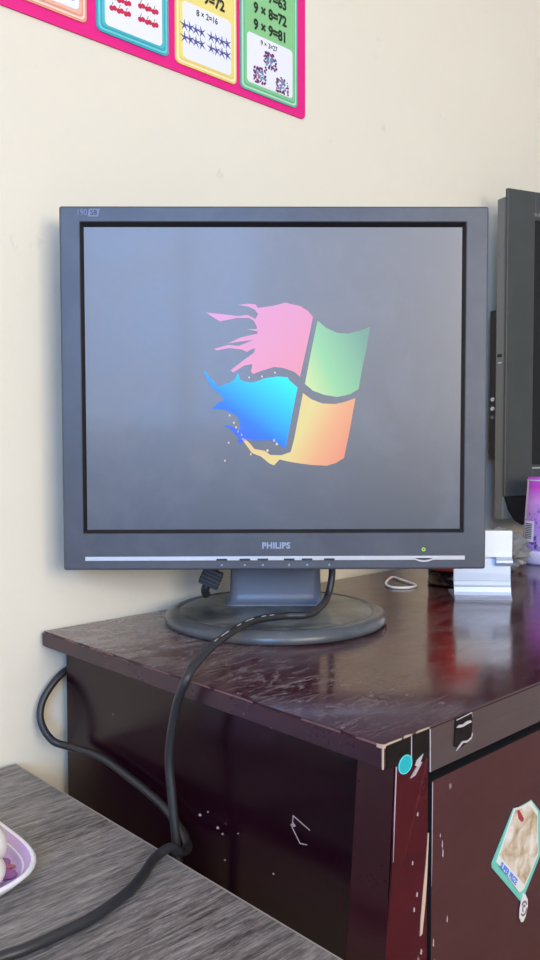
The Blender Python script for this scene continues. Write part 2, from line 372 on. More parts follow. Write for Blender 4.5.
# bezel: rounded outer frame with a rectangular opening
x0, x1, z0, z1 = -.2074, .2038, .0643, .4138
ox0, ox1, oz0, oz1 = -.1876, .1821, .1002, .3987
bm = bmesh.new()
def ring(x0, x1, z0, z1, y, r=.003): return [bm.verts.new((p[0], y, p[1])) for p in rrect(x0, x1, z0, z1, r, 4)]
R = [ring(ox0+.0032, ox1-.0032, oz0+.0038, oz1-.0045, -.0655, .0006), ring(ox0, ox1, oz0, oz1, -.0695, .0008), ring(ox0-.0008, ox1+.0008, oz0-.0008, oz1+.0008, -.0702, .001),
     ring(x0+.002, x1-.002, z0+.002, z1-.002, -.0702, .002), ring(x0+.0006, x1-.0006, z0+.0006, z1-.0006, -.0696, .0022), ring(x0, x1, z0, z1, -.068, .0022), ring(x0, x1, z0, z1, -.053, .0022), ring(x0+.004, x1-.004, z0+.004, z1-.004, -.052, .004)]
for q, (A, B) in enumerate(zip(R, R[1:])):
    for i in range(len(A)): bm.faces.new((A[i], A[(i+1) % len(A)], B[(i+1) % len(A)], B[i])).material_index = 1 if q == 0 else 0
obj('bezel', bm, ['bezel', 'bezel_in'], mon)
bm = bmesh.new(); rings = []
for y_, m_ in ((-.0535, .003), (-.035, .012), (-.022, .05), (-.006, .085), (-.002, .10)):
    rings.append([bm.verts.new((p[0], y_, p[1])) for p in rrect(x0+m_, x1-m_, z0+m_*.9, z1-m_*.9, .012, 4)])
for A, B in zip(rings, rings[1:]):
    for i in range(len(A)): bm.faces.new((A[i], A[(i+1) % len(A)], B[(i+1) % len(A)], B[i]))
bm.faces.new(rings[0]); bm.faces.new(rings[-1])
obj('back_shell', bm, 'shell', mon)
scr = obj('screen', BX(ox0+.003, ox1-.003, -.066, -.060, oz0+.003, oz1-.004), 'screen', mon)
PINK = [(-0.0178, 0.3179), (-0.0111, 0.3188), (-0.0014, 0.3203), (0.0092, 0.3231), (0.0131, 0.3217), (0.0227, 0.3198), (0.0304, 0.315), (0.0353, 0.3092), (0.0295, 0.2814), (0.0227, 0.2516), (0.0188, 0.2554), (0.0149, 0.2574), (0.0062, 0.2603), (-0.0025, 0.2612), (-0.0131, 0.2579), (-0.023, 0.2545), (-0.0248, 0.2569), (-0.0233, 0.2641), (-0.031, 0.2627), (-0.0422, 0.256), (-0.0446, 0.2579), (-0.0329, 0.267), (-0.0296, 0.2694), (-0.0221, 0.2747), (-0.0203, 0.279), (-0.0237, 0.2786), (-0.0286, 0.2757), (-0.0337, 0.2781), (-0.0454, 0.2795), (-0.0579, 0.2772), (-0.0605, 0.2786), (-0.0469, 0.2824), (-0.0363, 0.2815), (-0.0221, 0.2872), (-0.0305, 0.2863), (-0.0469, 0.2839), (-0.0346, 0.2896), (-0.022, 0.2926), (-0.0189, 0.293), (-0.0179, 0.2952), (-0.0275, 0.2975), (-0.0185, 0.2978), (-0.0193, 0.3006), (-0.022, 0.3059), (-0.0265, 0.3083), (-0.0381, 0.3083), (-0.0545, 0.305), (-0.0685, 0.3136), (-0.0545, 0.3121), (-0.0381, 0.3102), (-0.0275, 0.3112), (-0.0203, 0.3073), (-0.0178, 0.3121), (-0.0211, 0.3164), (-0.0275, 0.3193), (-0.0371, 0.3207), (-0.0275, 0.3219), (-0.0202, 0.3212)]
GREEN = [(0.0397, 0.3057), (0.0479, 0.2989), (0.0589, 0.2939), (0.0696, 0.2932), (0.0804, 0.2958), (0.0904, 0.2996), (0.0876, 0.2814), (0.0823, 0.2563), (0.0797, 0.2399), (0.0712, 0.2347), (0.059, 0.2322), (0.0464, 0.2342), (0.0353, 0.2383), (0.0275, 0.2448), (0.0334, 0.2756)]
ORANGE = [(0.0256, 0.2361), (0.0339, 0.2299), (0.0446, 0.2259), (0.0572, 0.2254), (0.0664, 0.2274), (0.0766, 0.2312), (0.0708, 0.1983), (0.0656, 0.173), (0.0578, 0.1681), (0.049, 0.1655), (0.0339, 0.1662), (0.0227, 0.1677), (0.011, 0.1697), (0.0028, 0.1717), (-0.0026, 0.1659), (-0.0071, 0.1678), (-0.0153, 0.1746), (-0.024, 0.178), (-0.0279, 0.1834), (-0.034, 0.192), (-0.0322, 0.1926), (-0.0259, 0.1873), (-0.0216, 0.1819), (-0.0114, 0.18), (-0.0061, 0.1761), (0.0047, 0.1758), (0.0136, 0.1789), (0.0168, 0.1906), (0.0217, 0.2158)]
BLUE = [(-0.0302, 0.2468), (-0.0222, 0.2462), (-0.0114, 0.2503), (0.0012, 0.2521), (0.0111, 0.2512), (0.012, 0.2487), (0.0204, 0.2413), (0.0155, 0.2172), (0.0087, 0.1822), (0.0028, 0.1858), (-0.0061, 0.1906), (-0.0206, 0.19), (-0.0298, 0.1913), (-0.035, 0.1868), (-0.0376, 0.1878), (-0.0366, 0.1921), (-0.0457, 0.2019), (-0.0531, 0.2051), (-0.0439, 0.2043), (-0.0356, 0.1994), (-0.0356, 0.2065), (-0.0385, 0.214), (-0.0511, 0.22), (-0.0627, 0.2208), (-0.0564, 0.2271), (-0.051, 0.229), (-0.0549, 0.2353), (-0.0635, 0.2423), (-0.0712, 0.2584), (-0.0683, 0.2565), (-0.0606, 0.2468), (-0.0563, 0.2424), (-0.0455, 0.2459), (-0.0403, 0.2497), (-0.0374, 0.2557), (-0.0354, 0.2492)]
DROPS = [(-0.0376, 0.1988), (-0.0415, 0.2074), (-0.0456, 0.2146), (-0.0466, 0.188), (-0.0025, 0.1903), (0.0002, 0.1867), (-0.0089, 0.1804), (-0.034, 0.1957), (-0.0394, 0.2029), (-0.0251, 0.1768), (-0.0266, 0.2512), (-0.0141, 0.2521), (-0.0015, 0.2557), (-0.0503, 0.1706)]
for nm, P, m_, lb in (('emblem_pane', PINK, 'pink', 'pink pane splashing to the left'), ('emblem_pane', GREEN, 'green', 'green pane'), ('emblem_pane', ORANGE, 'orange', 'orange pane with a dripping tail'), ('emblem_pane', BLUE, 'blue', 'blue pane splashing to the left')):
    bm = bmesh.new(); prism(bm, P, 'y', -.0663, -.0659); obj(nm, bm, m_, scr)['label'] = lb
for i, (a, b) in enumerate(DROPS):
    r_ = .0011 if i in (4, 5, 6) else .0008; bm = bmesh.new(); prism(bm, circ(a, b, r_, 8, r_*1.3), 'y', -.0663, -.0659); obj('splash_drop', bm, 'cream', scr)
obj('silver_strip', BX(-.1862, .1834, -.0712, -.0695, .0735, .0776), 'silver', mon, bev=.0004)
for xb in (-.0536, -.0312, -.0136, .0119, .0295, .0510):
    bt = obj('button', BX(xb-.0052, xb+.0052, -.0722, -.0705, .0738, .0755), 'slot', mon, bev=.0005)
    bm = bmesh.new(); prism(bm, circ(xb, .0690, .0010, 8), 'y', -.0705, -.0700); obj('button_symbol', bm, 'print', bt)
bm = bmesh.new(); prism(bm, [(.1323, .0758), (.1347, .0737), (.1385, .0722), (.1431, .0717), (.1477, .0722), (.1515, .0737), (.1539, .0758)], 'y', -.0722, -.07)
pb = obj('power_button', bm, 'silver', mon); bm = bmesh.new(); prism(bm, [(.1343, .0757), (.1380, .0742), (.1431, .0736), (.1482, .0742), (.1519, .0757)], 'y', -.0726, -.0715); obj('button_slot', bm, 'slot', pb)
bm = bmesh.new(); o_, i_ = circ(.1431, .0838, .0019, 16), circ(.1431, .0838, .0009, 16)
for k in range(16): prism(bm, [o_[k], o_[(k+1) % 16], i_[(k+1) % 16], i_[k]], 'y', -.0706, -.0698)
obj('power_light', bm, 'led', mon)
text('brand_lettering', 'PHILIPS', .0082, 'print', mon, (-.0008, -.0703, .0853), bold=.00034, align='CENTER', space=1.05)
text('model_lettering', '190', .0085, 'dimprint', mon, (-.1907, -.0703, .4048), bold=.00002, sx=.82)
bm = bmesh.new(); prism(bm, [(-.1800, .4036), (-.1700, .4036), (-.1682, .4110), (-.1784, .4110)], 'y', -.0705, -.070)
ml = obj('model_plate', bm, 'dimprint', mon); text('plate_lettering', 'S8', .0070, 'slot', ml, (-.1775, -.0706, .4050))

# ---------------------------------------------------------------- cables
def cable(name, pts, r, k=8): bm = bmesh.new(); sp = spline(pts, k); tube(bm, sp, r, 12); return obj(name, bm, 'cable', None, True), sp
MAIN = [(.652, .596, .84), (.6490, .590, .8185), (.6464, .586, .7983), (.6367, .5842, .7754), (.6057, .570, .7690), (.5826, .5639, .7685), (.564, .575, .7685), (.5224, .5752, .7695), (.4575, .5449, .7680), (.4073, .5137, .7640), (.3890, .5042, .7555), (.3895, .5180, .7300), (.391, .5294, .6892), (.391, .5259, .6536), (.391, .5211, .6186), (.391, .5200, .5905), (.391, .53, .45), (.391, .56, .30), (.391, .60, .15), (.391, .62, .0055)]
c1, sp = cable('monitor_cable', MAIN, .0037)
tag(c1, 'black cable looping from behind the monitor over the round base and down the desk side', 'cable')
# pale print along the jacket
bm = bmesh.new()
i0 = next(i for i, q in enumerate(sp) if q.x < .560 and q.z > .7)
acc = 0; i = i0; on = True
view = Vector((0, 0, .94))
for (a, b) in ((7, 8), (9, 10), (12, 14), (15, 16), (18, 20), (21, 22)):
    for j in range(i0+a-6, i0+b-6):
        P, Q = sp[j], sp[j+1]; tt = (Q-P).normalized(); n = (Vector((-.45, -.55, .7)) - tt*Vector((-.45, -.55, .7)).dot(tt)).normalized(); s = tt.cross(n)*.00032
        e = .00375
        v = [bm.verts.new(P+n*e-s), bm.verts.new(P+n*e+s), bm.verts.new(Q+n*e+s), bm.verts.new(Q+n*e-s)]
        v2 = [bm.verts.new(q.co - n*.0005) for q in v]
        bm.faces.new(v); bm.faces.new(v2)
        for q in range(4): bm.faces.new((v[q], v[(q+1) % 4], v2[(q+1) % 4], v2[q]))
obj('jacket_print', bm, 'white', c1)
SIDE = [(.4413, .7505, .60), (.4513, .7505, .66), (.4413, .7505, .7050), (.4251, .7505, .7060), (.4092, .7505, .6945), (.3976, .750, .6787), (.3936, .745, .6617), (.398, .7316, .6459), (.408, .7146, .6409), (.4135, .669, .6422), (.4135, .6192, .6369), (.413, .573, .629), (.4115, .5491, .6210), (.4080, .5325, .6160), (.3990, .5165, .6150), (.389, .5100, .6175), (.3805, .5035, .6228), (.3735, .5022, .6290), (.3660, .5018, .6300), (.3533, .4984, .6287), (.3332, .4848, .6285), (.3107, .4728, .6285), (.2795, .4643, .6285), (.254, .4628, .6285), (.2317, .4632, .6285), (.2168, .4659, .6285), (.1988, .4673, .6285), (.15, .46, .6285), (.05, .44, .6285)]
c2, _ = cable('power_cable', SIDE, .0037)
tag(c2, 'black cable drooping from behind the desk along its side and across the grey table', 'cable')

# plug hanging behind the monitor
pl = thing('cable_connector', 'black ribbed cable connector hanging behind the left of the monitor stand', 'connector', (.5729, .6971, .7904), -.7497)
pl.rotation_euler = (0, .42, -.7497)
bm = BX(-.011, .011, -.007, .007, -.009, .010)
for zz in (-.006, -.002, .002, .006): box(bm, -.0116, .0116, -.0076, .0076, zz-.0008, zz+.0008)
obj('connector_body', bm, 'slot' if False else 'cable', pl, bev=.0008)
bm = bmesh.new(); tube(bm, spline([(0, 0, .009), (.001, 0, .02), (.004, -.002, .030), (.007, -.004, .036)], 6), .0042, 10); obj('cable_end', bm, 'cable', pl, True)
bm = bmesh.new(); tube(bm, spline([(0, 0, -.008), (-.001, 0, -.012), (.0, .002, -.0165), (.003, .006, -.020)], 6), .0046, 10); obj('strain_relief', bm, 'cable', pl, True)

# ---------------------------------------------------------------- television at the right
M['tv'] = plastic('dark_grey_television_plastic', (62, 65, 63), .42, .08)
M['tvside'] = plastic('grey_television_side', (112, 112, 108), .45, .08)
M['tvblack'] = mat('black_television_back', (12, 13, 14), .6)
M['tvscreen'] = mat('dark_television_screen', (26, 26, 28), .25)
tv = thing('television', 'dark grey television cut off at the right edge behind the monitor', 'television', (1.18, .70, .75), -.3416)
bm = bmesh.new(); W_ = .85
pr = [(0, .10, .585)]
def fr(x0, x1, z0, z1, y0, y1, mi=0): box(bm, x0, x1, y0, y1, z0, z1, mi)
fr(0, .055, .10, .585, 0, .006); fr(W_-.055, W_, .10, .585, 0, .006); fr(.055, W_-.055, .54, .585, 0, .006); fr(.055, W_-.055, .10, .150, 0, .006)
obj('front_bezel', bm, 'tv', tv, bev=.0012)
obj('screen', BX(.0552, W_-.0552, .0015, .0058, .1502, .5398), 'tvscreen', tv)
obj('side_casing', BX(.0012, W_-.002, .0062, .027, .062, .574), 'tvside', tv, bev=.002)
bc = obj('back_casing', BX(.004, .70, .0272, .0460, .16, .40), 'tvblack', tv, bev=.002)
for zz in (.256, .241): 
    o = obj('port', lathe([(0, 0), (.0032, 0), (.0032, .004), (.0016, .004), (.0016, .001), (0, .001)], 14), 'white', bc, True); o.location = (.0045, .0345, zz); o.rotation_euler = (0, -PI/2, 0)
o = obj('port', lathe([(0, 0), (.003, 0), (.003, .004), (.0018, .004), (.0018, .001), (0, .001)], 14), 'tvside', bc, True); o.location = (.0045, .0345, .227); o.rotation_euler = (0, -PI/2, 0)
obj('side_socket', BX(.0, .002, .012, .021, .3225, .3275), 'tvblack', tv); obj('socket_mark', BX(.0, .002, .012, .020, .3125, .3145), 'white', tv)
bm = bmesh.new()
prism(bm, [(.004, .0995), (.80, .0995), (.80, .05), (.045, .05), (.026, .060), (.012, .078)], 'y', .0005, .0060)
obj('lower_chin', bm, 'tvblack', tv)
obj('silver_trim', BX(.020, .80, -.0006, .0005, .0515, .0535), 'silver', tv)
obj('screen_trim', BX(.0555, .72, -.0006, .0016, .1440, .1462), 'silver', tv)
bm = bmesh.new(); xx = .0535
for wd in (.006, .005, .006, .005, .006, .005): box(bm, xx, xx+wd-.001, -.0004, .0005, .5465, .5515); xx += wd+.0012
obj('brand_lettering', bm, 'tvside', tv)
obj('stand_neck', BX(.36, .50, .008, .026, .008, .062), 'tvblack', tv); obj('stand_foot', BX(.25, .61, -.09, .040, 0, .010), 'tvblack', tv, bev=.003)

# ---------------------------------------------------------------- phone stand
M['alu'] = mat('brushed_white_aluminium', (196, 204, 218), .3, .5)
M['aluw'] = mat('white_stand_plate', (250, 248, 244), .45, .1)
ps = thing('phone_stand', 'small silver white bent metal phone stand on the desk right of the monitor', 'phone stand', (.8594, .5362, .75), -.84)
# local x right, y back
h = .0335
def sheet(bm, prof, x0, x1, th):
    L = []
    for i, (a, b) in enumerate(prof):
        p, q = prof[max(0, i-1)], prof[min(len(prof)-1, i+1)]; tx, tz = q[0]-p[0], q[1]-p[1]; l_ = math.hypot(tx, tz); L.append((a+tz/l_*-th, b+tx/l_*th))
    prism(bm, prof + L[::-1], 'x', x0, x1)
bm = bmesh.new()
prof = [(.0, .0), (.003, .0004), (.007, .003), (.0095, .0075), (.0105, .013), (.0122, .0155), (.0127, .020), (.0135, .0215), (.014, .030), (.015, .041), (.0155, .047)]
sheet(bm, prof, -h, h, .0028); box(bm, -h, h, .003, .060, 0, .0022)
obj('curved_foot', bm, 'alu', ps)
bm = bmesh.new(); prism(bm, [(-.006, .030), (.022, .030), (.033, .040), (.033, .046), (.012, .050), (-.012, .050), (-.033, .046), (-.033, .040), (-.022, .030)], 'y', .0395, .0425) if False else box(bm, -.030, .030, .0155, .019, .040, .052)
obj('hinge_plate', bm, 'alu', ps)
obj('back_plate', BX(-h+.003, h+.002, .0120, .0152, .049, .0815), 'aluw', ps, bev=.001)
for a, b in ((-.0335, -.0145), (.0155, .0345)):
    bm = bmesh.new(); tube(bm, [(a, .008, .0445), (b, .008, .0445)], .0048, 16); box(bm, a, b, .008, .015, .043, .0505); obj('phone_ledge', bm, 'alu', ps)

# ---------------------------------------------------------------- red jar, elastic band, air freshener, plastic bag
M['red'] = mat('orange_red_plastic', (214, 66, 40), .35)
M['glass'] = mat('dark_glossy_jar', (60, 44, 42), .1, .6)
jar = thing('jar', 'squat jar with an orange red body and shiny dark base behind the monitor corner', 'jar', (.9270, .6240, .75))
obj('jar_base', lathe([(0, 0), (.032, 0), (.034, .002), (.034, .004), (.033, .0045), (.033, .0205), (.0335, .0210), (0, .0211)], 40), 'glass', jar, True)
obj('jar_body', lathe([(0, .0212), (.0335, .0212), (.034, .024), (.034, .120), (.028, .127), (0, .128)], 40), 'red', jar, True)
obj('jar_lid', lathe([(0, .1281), (.029, .1281), (.029, .141), (.027, .143), (0, .143)], 40), 'aluw', jar, True)
M['elastic'] = mat('white_elastic', (252, 248, 244), .7)
bm = bmesh.new(); tube(bm, spline([(.8626, .6857, .7517), (.9033, .7077, .7517), (.8948, .6874, .7525), (.8853, .6636, .7517), (.8725, .6444, .7517), (.8505, .6454, .7517), (.8425, .6633, .7517)], 8, True), .0017, 8, True)
tag(obj('elastic_band', bm, 'elastic', None, True), 'thin white elastic band lying loose on the desk below the monitor', 'rubber band')

def fresh_mat():
    m = mat('lavender_print', (190, 150, 220), .4); k = N(m); tc = k.n('ShaderNodeTexCoord'); sx = k.n('ShaderNodeSeparateXYZ'); k.l(tc.outputs['Object'], sx.inputs[0])
    z = k.math('MULTIPLY', sx.outputs['Z'], 7.2)
    c = k.ramp(z, [(.15, (180, 160, 215)), (.45, (176, 130, 212)), (.68, (214, 150, 222)), (.85, (205, 70, 200)), (1, (190, 80, 205))])
    sp = k.ramp(k.noise(k.co((1, 1, .7)), 110, 3, .7), [(.52, 0.0), (.58, 1.0)])
    msk = k.ramp(z, [(.15, 1.0), (.55, .9), (.68, 0.0)])
    k.l(k.mix(k.math('MULTIPLY', sp, msk), c, (96, 52, 150)), k.b.inputs['Base Color']); return m
M['lav'] = fresh_mat(); M['lil'] = mat('pale_lilac_plastic', (206, 196, 226), .35); M['strip'] = mat('pale_strip', (222, 214, 226), .5)
M['bar'] = mat('barcode_green_black', (60, 82, 62), .6)
af = thing('air_freshener', 'purple lavender cone air freshener with a barcode at the right edge', 'air freshener', (1.1952, .6371, .75))
obj('freshener_base', lathe([(0, 0), (.038, 0), (.0405, .003), (.0405, .017), (.037, .021), (0, .021)], 48), 'lil', af, True)
obj('freshener_cone', lathe([(0, .021), (.0345, .021), (.0338, .03), (.0275, .129), (.0265, .1325), (0, .134)], 48), 'lav', af, True)
def on_cone(bm, ang0, ang1, za, zb, e, n=6, mi=0):
    """thin curved patch lying on the cone"""
    g = []
    for z in (za, zb):
        r = .0338 - (z-.03)/.099*.0063 + e; r2 = r-.0006
        g.append(([bm.verts.new((r*math.cos(a), r*math.sin(a), z)) for a in [ang0+(ang1-ang0)*i/n for i in range(n+1)]], [bm.verts.new((r2*math.cos(a), r2*math.sin(a), z)) for a in [ang0+(ang1-ang0)*i/n for i in range(n+1)]]))
    (A, A2), (B, B2) = g
    for i in range(n):
        for q in ((A[i], A[i+1], B[i+1], B[i]), (A2[i], A2[i+1], B2[i+1], B2[i]), (A[i], A[i+1], A2[i+1], A2[i]), (B[i], B[i+1], B2[i+1], B2[i])): bm.faces.new(q).material_index = mi
    for i in (0, n): bm.faces.new((A[i], B[i], B2[i], A2[i])).material_index = mi
va = math.atan2(-.6371, -1.1952)            # towards the room
bm = bmesh.new(); on_cone(bm, va-1.22, va-.55, .034, .066, .0004)
z_ = .039
while z_ < .062: on_cone(bm, va-1.12, va-.66, z_, z_+.0014, .0008, 5, 1); z_ += .0027
obj('barcode_label', bm, ['strip', 'bar'], af)
bm = bmesh.new(); on_cone(bm, va-1.35, va-1.12, .068, .127, .0003); obj('pale_edge_strip', bm, 'strip', af)
bm = bmesh.new(); on_cone(bm, va-1.4, va+1.4, .1275, .1292, .0010, 20); obj('white_rim', bm, 'strip', af)

M['bag'] = mat('crumpled_grey_plastic', (122, 120, 118), .22)
def crumple(sx, sy, sz, seed):
    bm = bmesh.new(); bmesh.ops.create_icosphere(bm, subdivisions=4, radius=1); r = random.Random(seed)
    fs = [(Vector((r.gauss(0, 1), r.gauss(0, 1), r.gauss(0, 1))).normalized(), r.uniform(4, 11), r.uniform(0, 6)) for _ in range(9)]
    for v in bm.verts:
        n = v.co.normalized(); s = 1
        for dvec, fq, ph in fs: s += .055*(1-2*abs(math.sin(n.dot(dvec)*fq+ph)))
        v.co = Vector((n.x*sx*s, n.y*sy*s, max(0, n.z*sz*s+sz*.72)))
    return bm
pb_ = obj('plastic_bag', crumple(.052, .034, .036, 4), 'bag', None, False, loc=(1.075, .650, .7502))
pb_.rotation_euler = (0, 0, -.5); tag(pb_, 'crumpled grey plastic bag on the desk behind the phone stand', 'plastic bag')

# ---------------------------------------------------------------- plate with eggs
M['pw'] = mat('white_glazed_rim', (238, 234, 238), .2, coat=.4); M['pl'] = mat('lilac_glaze', (196, 160, 205), .25, coat=.4); M['pp'] = mat('purple_petal', (160, 75, 160), .25); M['pr'] = mat('rose_petal', (190, 95, 120), .25); M['pv'] = mat('light_violet', (206, 178, 224), .25)
plate = thing('plate', 'square white rimmed plate with a purple petal pattern on the grey table', 'plate', (.190, .618, .6243))
bm = bmesh.new(); rings = []; n = 96
prof = [(0, .0, 0), (.55, 0, 0), (.60, .001, 0), (.92, .0095, 0), (1.0, .0125, 0), (1.0, .0140, 0), (.985, .0146, 1), (.968, .0138, 1), (.86, .0095, 1), (.845, .0088, 0), (.83, .0080, 2), (.62, .0035, 2), (.55, .0030, 2), (0, .0028, 2)]
prof = [(0, 0), (.84, 0), (.88, .0008), (.94, .0060), (1., .0120), (1., .0138), (.985, .0146), (.968, .0136), (.925, .0090), (.915, .0084), (.90, .0050), (.88, .0038), (0, .0036)]
mi = [0, 0, 0, 0, 0, 0, 0, 1, 0, 2, 2, 2]
def sup(s, z):
    if s == 0: return [bm.verts.new((0, 0, z))]
    o = []
    for i in range(n):
        a = 2*PI*i/n; c, q = math.cos(a), math.sin(a); r = (abs(c)**4.3 + abs(q)**4.3)**(-1/4.3)*.0995*s; o.append(bm.verts.new((r*c, r*q, z)))
    return o
rings = [sup(s, z) for s, z in prof]
for q, (A, B) in enumerate(zip(rings, rings[1:])):
    for i in range(n):
        j = (i+1) % n; f = list(dict.fromkeys([A[i % len(A)], A[j % len(A)], B[j % len(B)], B[i % len(B)]]))
        bm.faces.new(f).material_index = mi[q]
obj('plate_body', bm, ['pw', 'pl', 'pv'], plate, True)
bm = bmesh.new()
def petal(cx, cy, ang, L, wd, m_, z):
    P = []
    for i in range(17):
        t_ = i/16*2*PI; u = (1-math.cos(t_))/2*L; v_ = math.sin(t_)*wd*(.45+.75*u/L); P.append((cx+u*math.cos(ang)-v_*math.sin(ang), cy+u*math.sin(ang)+v_*math.cos(ang)))
    prism(bm, P[:-1], 'z', z-.0006, z, m_)
for cx, cy in ((.0590, -.0400),):
    fl = 1 if cx >= 0 else -1
    for da, L, wd, m_ in ((1.15, .028, .0080, 0), (.42, .0250, .0066, 0), (-.30, .027, .0080, 0), (-.66, .031, .0034, 1), (-1.05, .037, .0085, 0), (-1.9, .02, .005, 0), (2.2, .02, .006, 0)):
        petal(cx, cy, da + (0 if fl > 0 else PI), L, wd, m_, .0049+.0004*m_)
pe = obj('petal_pattern', bm, ['pp', 'pr'], plate)
M['egg'] = mat('white_egg_skin', (240, 238, 232), .3)
def egg(name, loc, r, el, rz, label):
    bm = bmesh.new(); bmesh.ops.create_uvsphere(bm, u_segments=32, v_segments=20, radius=1)
    for v in bm.verts: x = v.co.x; v.co = Vector((x*r*el, v.co.y*r*(1-.1*x), v.co.z*r*(1-.1*x)))
    o = obj(name, bm, 'egg', None, True, loc=loc); o.rotation_euler = (0, 0, rz); return tag(o, label, 'egg', 'white eggs on the purple plate')
egg('egg', (.2570, .5750, .6283+.0165), .0165, 1.12, .9, 'larger white egg on the purple plate, farther from the camera')
egg('egg', (.2440, .5435, .6283+.0128), .0128, 1.08, .2, 'smaller white egg on the purple plate, nearer the bottom of the photo')

# ---------------------------------------------------------------- stickers and tape on the desk front
YD = .3206
M['teal'] = mat('teal_sticker', (32, 178, 182), .35); M['teal2'] = mat('light_teal_sticker', (120, 214, 214), .4)
ds = thing('dot_sticker', 'small round teal sticker on the desk corner under the top', 'sticker', (.4228, YD-.0004, .7325))
bm = bmesh.new(); prism(bm, circ(0, 0, .0072, 28, .0062), 'y', -.0006, 0); obj('sticker_disc', bm, 'teal', ds)
bm = bmesh.new(); o_, i_ = circ(0, 0, .0071, 28, .0061), circ(0, 0, .0064, 28, .0055)
for k in range(28): prism(bm, [o_[k], o_[(k+1) % 28], i_[(k+1) % 28], i_[k]], 'y', -.0008, -.0005)
obj('sticker_rim', bm, 'teal2', ds)
M['mint'] = mat('mint_green_sticker', (112, 196, 176), .4); M['paper'] = mat('white_paper', (226, 220, 210), .5); M['lblue'] = mat('blue_lettering', (76, 128, 212), .5); M['sred'] = mat('red_mark', (168, 48, 58), .5)
def sand():
    m = mat('sandy_picture', (205, 180, 150), .5); k = N(m); v = k.co()
    c = k.ramp(k.noise(v, 70, 4, .55, .5), [(.35, (172, 144, 112)), (.5, (208, 188, 162)), (.65, (228, 220, 208))]); k.l(c, k.b.inputs['Base Color']); return m
M['sand'] = sand()
CX, CZ = .562, .622
cs = thing('picture_sticker', 'mint bordered rectangular sticker with a sandy picture and blue lettering on the desk door', 'sticker', (CX, YD-.0004, CZ))
def rel(P): return [(a-CX, b-CZ) for a, b in P]
bm = bmesh.new(); prism(bm, rel([(.5574, .6621), (.5620, .6600), (.5671, .6603), (.5750, .6600), (.5836, .6603), (.5963, .6480), (.6000, .6430), (.6010, .6150), (.5967, .6085), (.5713, .5840), (.5690, .5850), (.5276, .6265), (.5272, .6300)]), 'y', -.0005, 0)
obj('sticker_sheet', bm, 'mint', cs)
bm = bmesh.new(); prism(bm, rel([(.5578, .6617), (.5671, .6600), (.5740, .6599), (.5826, .6600), (.5935, .6480), (.5950, .6130), (.5893, .6075), (.5735, .5930), (.5690, .5925), (.5330, .6290)]), 'y', -.0008, -.0004)
obj('white_panel', bm, 'paper', cs)
bm = bmesh.new(); prism(bm, rel([(.5590, .6600), (.5680, .6585), (.5740, .6588), (.5800, .6575), (.5920, .6450), (.5935, .6150), (.5880, .6090), (.5740, .5965), (.5370, .6330)]), 'y', -.0010, -.0007)
obj('sandy_picture', bm, 'sand', cs)
bm = bmesh.new(); prism(bm, rel([(.5615, .6585), (.5640, .6588), (.5710, .6500), (.5705, .6478), (.5680, .6480), (.5635, .6520)]), 'y', -.0013, -.0009); obj('red_mark', bm, 'sred', cs)
bm = bmesh.new(); prism(bm, rel([(.5352, .6265), (.5378, .6288), (.5690, .5975), (.5664, .5930)]), 'y', -.0013, -.0009); obj('lettering_panel', bm, 'paper', cs)
ang = math.atan2(.5960-.6245, .5664-.5372)
text('sticker_lettering', 'SUPER PRIZE', .0060, 'lblue', cs, (.5366-CX, -.00135, .6243-CZ), (PI/2, -ang, 0), bold=.0002, depth=.00015, sx=.98)
TXX, TZZ = .5728, .5782
rs = thing('swirl_sticker', 'small oval white sticker with a curl, touching the tip of the mint sticker', 'sticker', (TXX, YD-.0010, TZZ))
bm = bmesh.new(); prism(bm, [(-.0012, .0125), (.0022, .0105), (.0058, .0050), (.0060, -.001), (.0030, -.0075), (-.0005, -.0105), (-.0035, -.0095), (-.0060, -.0050), (-.0058, .0010), (-.0035, .0065)], 'y', -.0006, 0); obj('sticker_paper', bm, 'paper', rs)
M['greyp'] = mat('grey_lilac_print', (120, 102, 112), .5)
bm = bmesh.new(); A = [( -.0040+.0*i, 0) for i in range(1)]
for a0, a1, rr in ((-2.6, -.2, .0042), (.3, 2.4, .0042), (.2, 4.2, .0018)):
    q = 10
    for i in range(q):
        a, b = a0+(a1-a0)*i/q, a0+(a1-a0)*(i+1)/q; w_ = .0006
        prism(bm, [((rr-w_)*math.cos(a), (rr-w_)*1.25*math.sin(a)), ((rr+w_)*math.cos(a), (rr+w_)*1.25*math.sin(a)), ((rr+w_)*math.cos(b), (rr+w_)*1.25*math.sin(b)), ((rr-w_)*math.cos(b), (rr-w_)*1.25*math.sin(b))], 'y', -.0009, -.0005)
obj('curl_print', bm, 'greyp', rs)
M['tape'] = mat('glossy_black_tape', (14, 10, 13), .12); M['torn'] = mat('torn_pale_paper', (190, 178, 178), .6)
def tape(pts, torn, label):
    cx = sum(a for a, b in pts)/len(pts); cz = sum(b for a, b in pts)/len(pts)
    th = thing('tape_piece', label, 'tape', (cx, YD-.0003, cz))
    bm = bmesh.new(); prism(bm, [(a-cx, b-cz) for a, b in pts], 'y', -.0005, 0); obj('tape_strip', bm, 'tape', th)
    bm = bmesh.new()
    for P in torn: prism(bm, [(a-cx, b-cz) for a, b in P], 'y', -.0008, -.0004)
    obj('torn_edge', bm, 'torn', th)
tape([(.4035, .7492), (.4490, .7494), (.4497, .7350), (.4440, .7290), (.4330, .7300), (.4280, .7348), (.4035, .7348)], [[(.4288, .7492), (.4295, .7492), (.4295, .7350), (.4288, .7350)], [(.4490, .7490), (.4500, .7490), (.4502, .7200), (.4495, .7200)], [(.4330, .7290), (.4350, .7320), (.4420, .7345), (.4400, .7315), (.4370, .7265)]], 'black tape patch with torn pale edge near the desk corner, beside the teal dot')
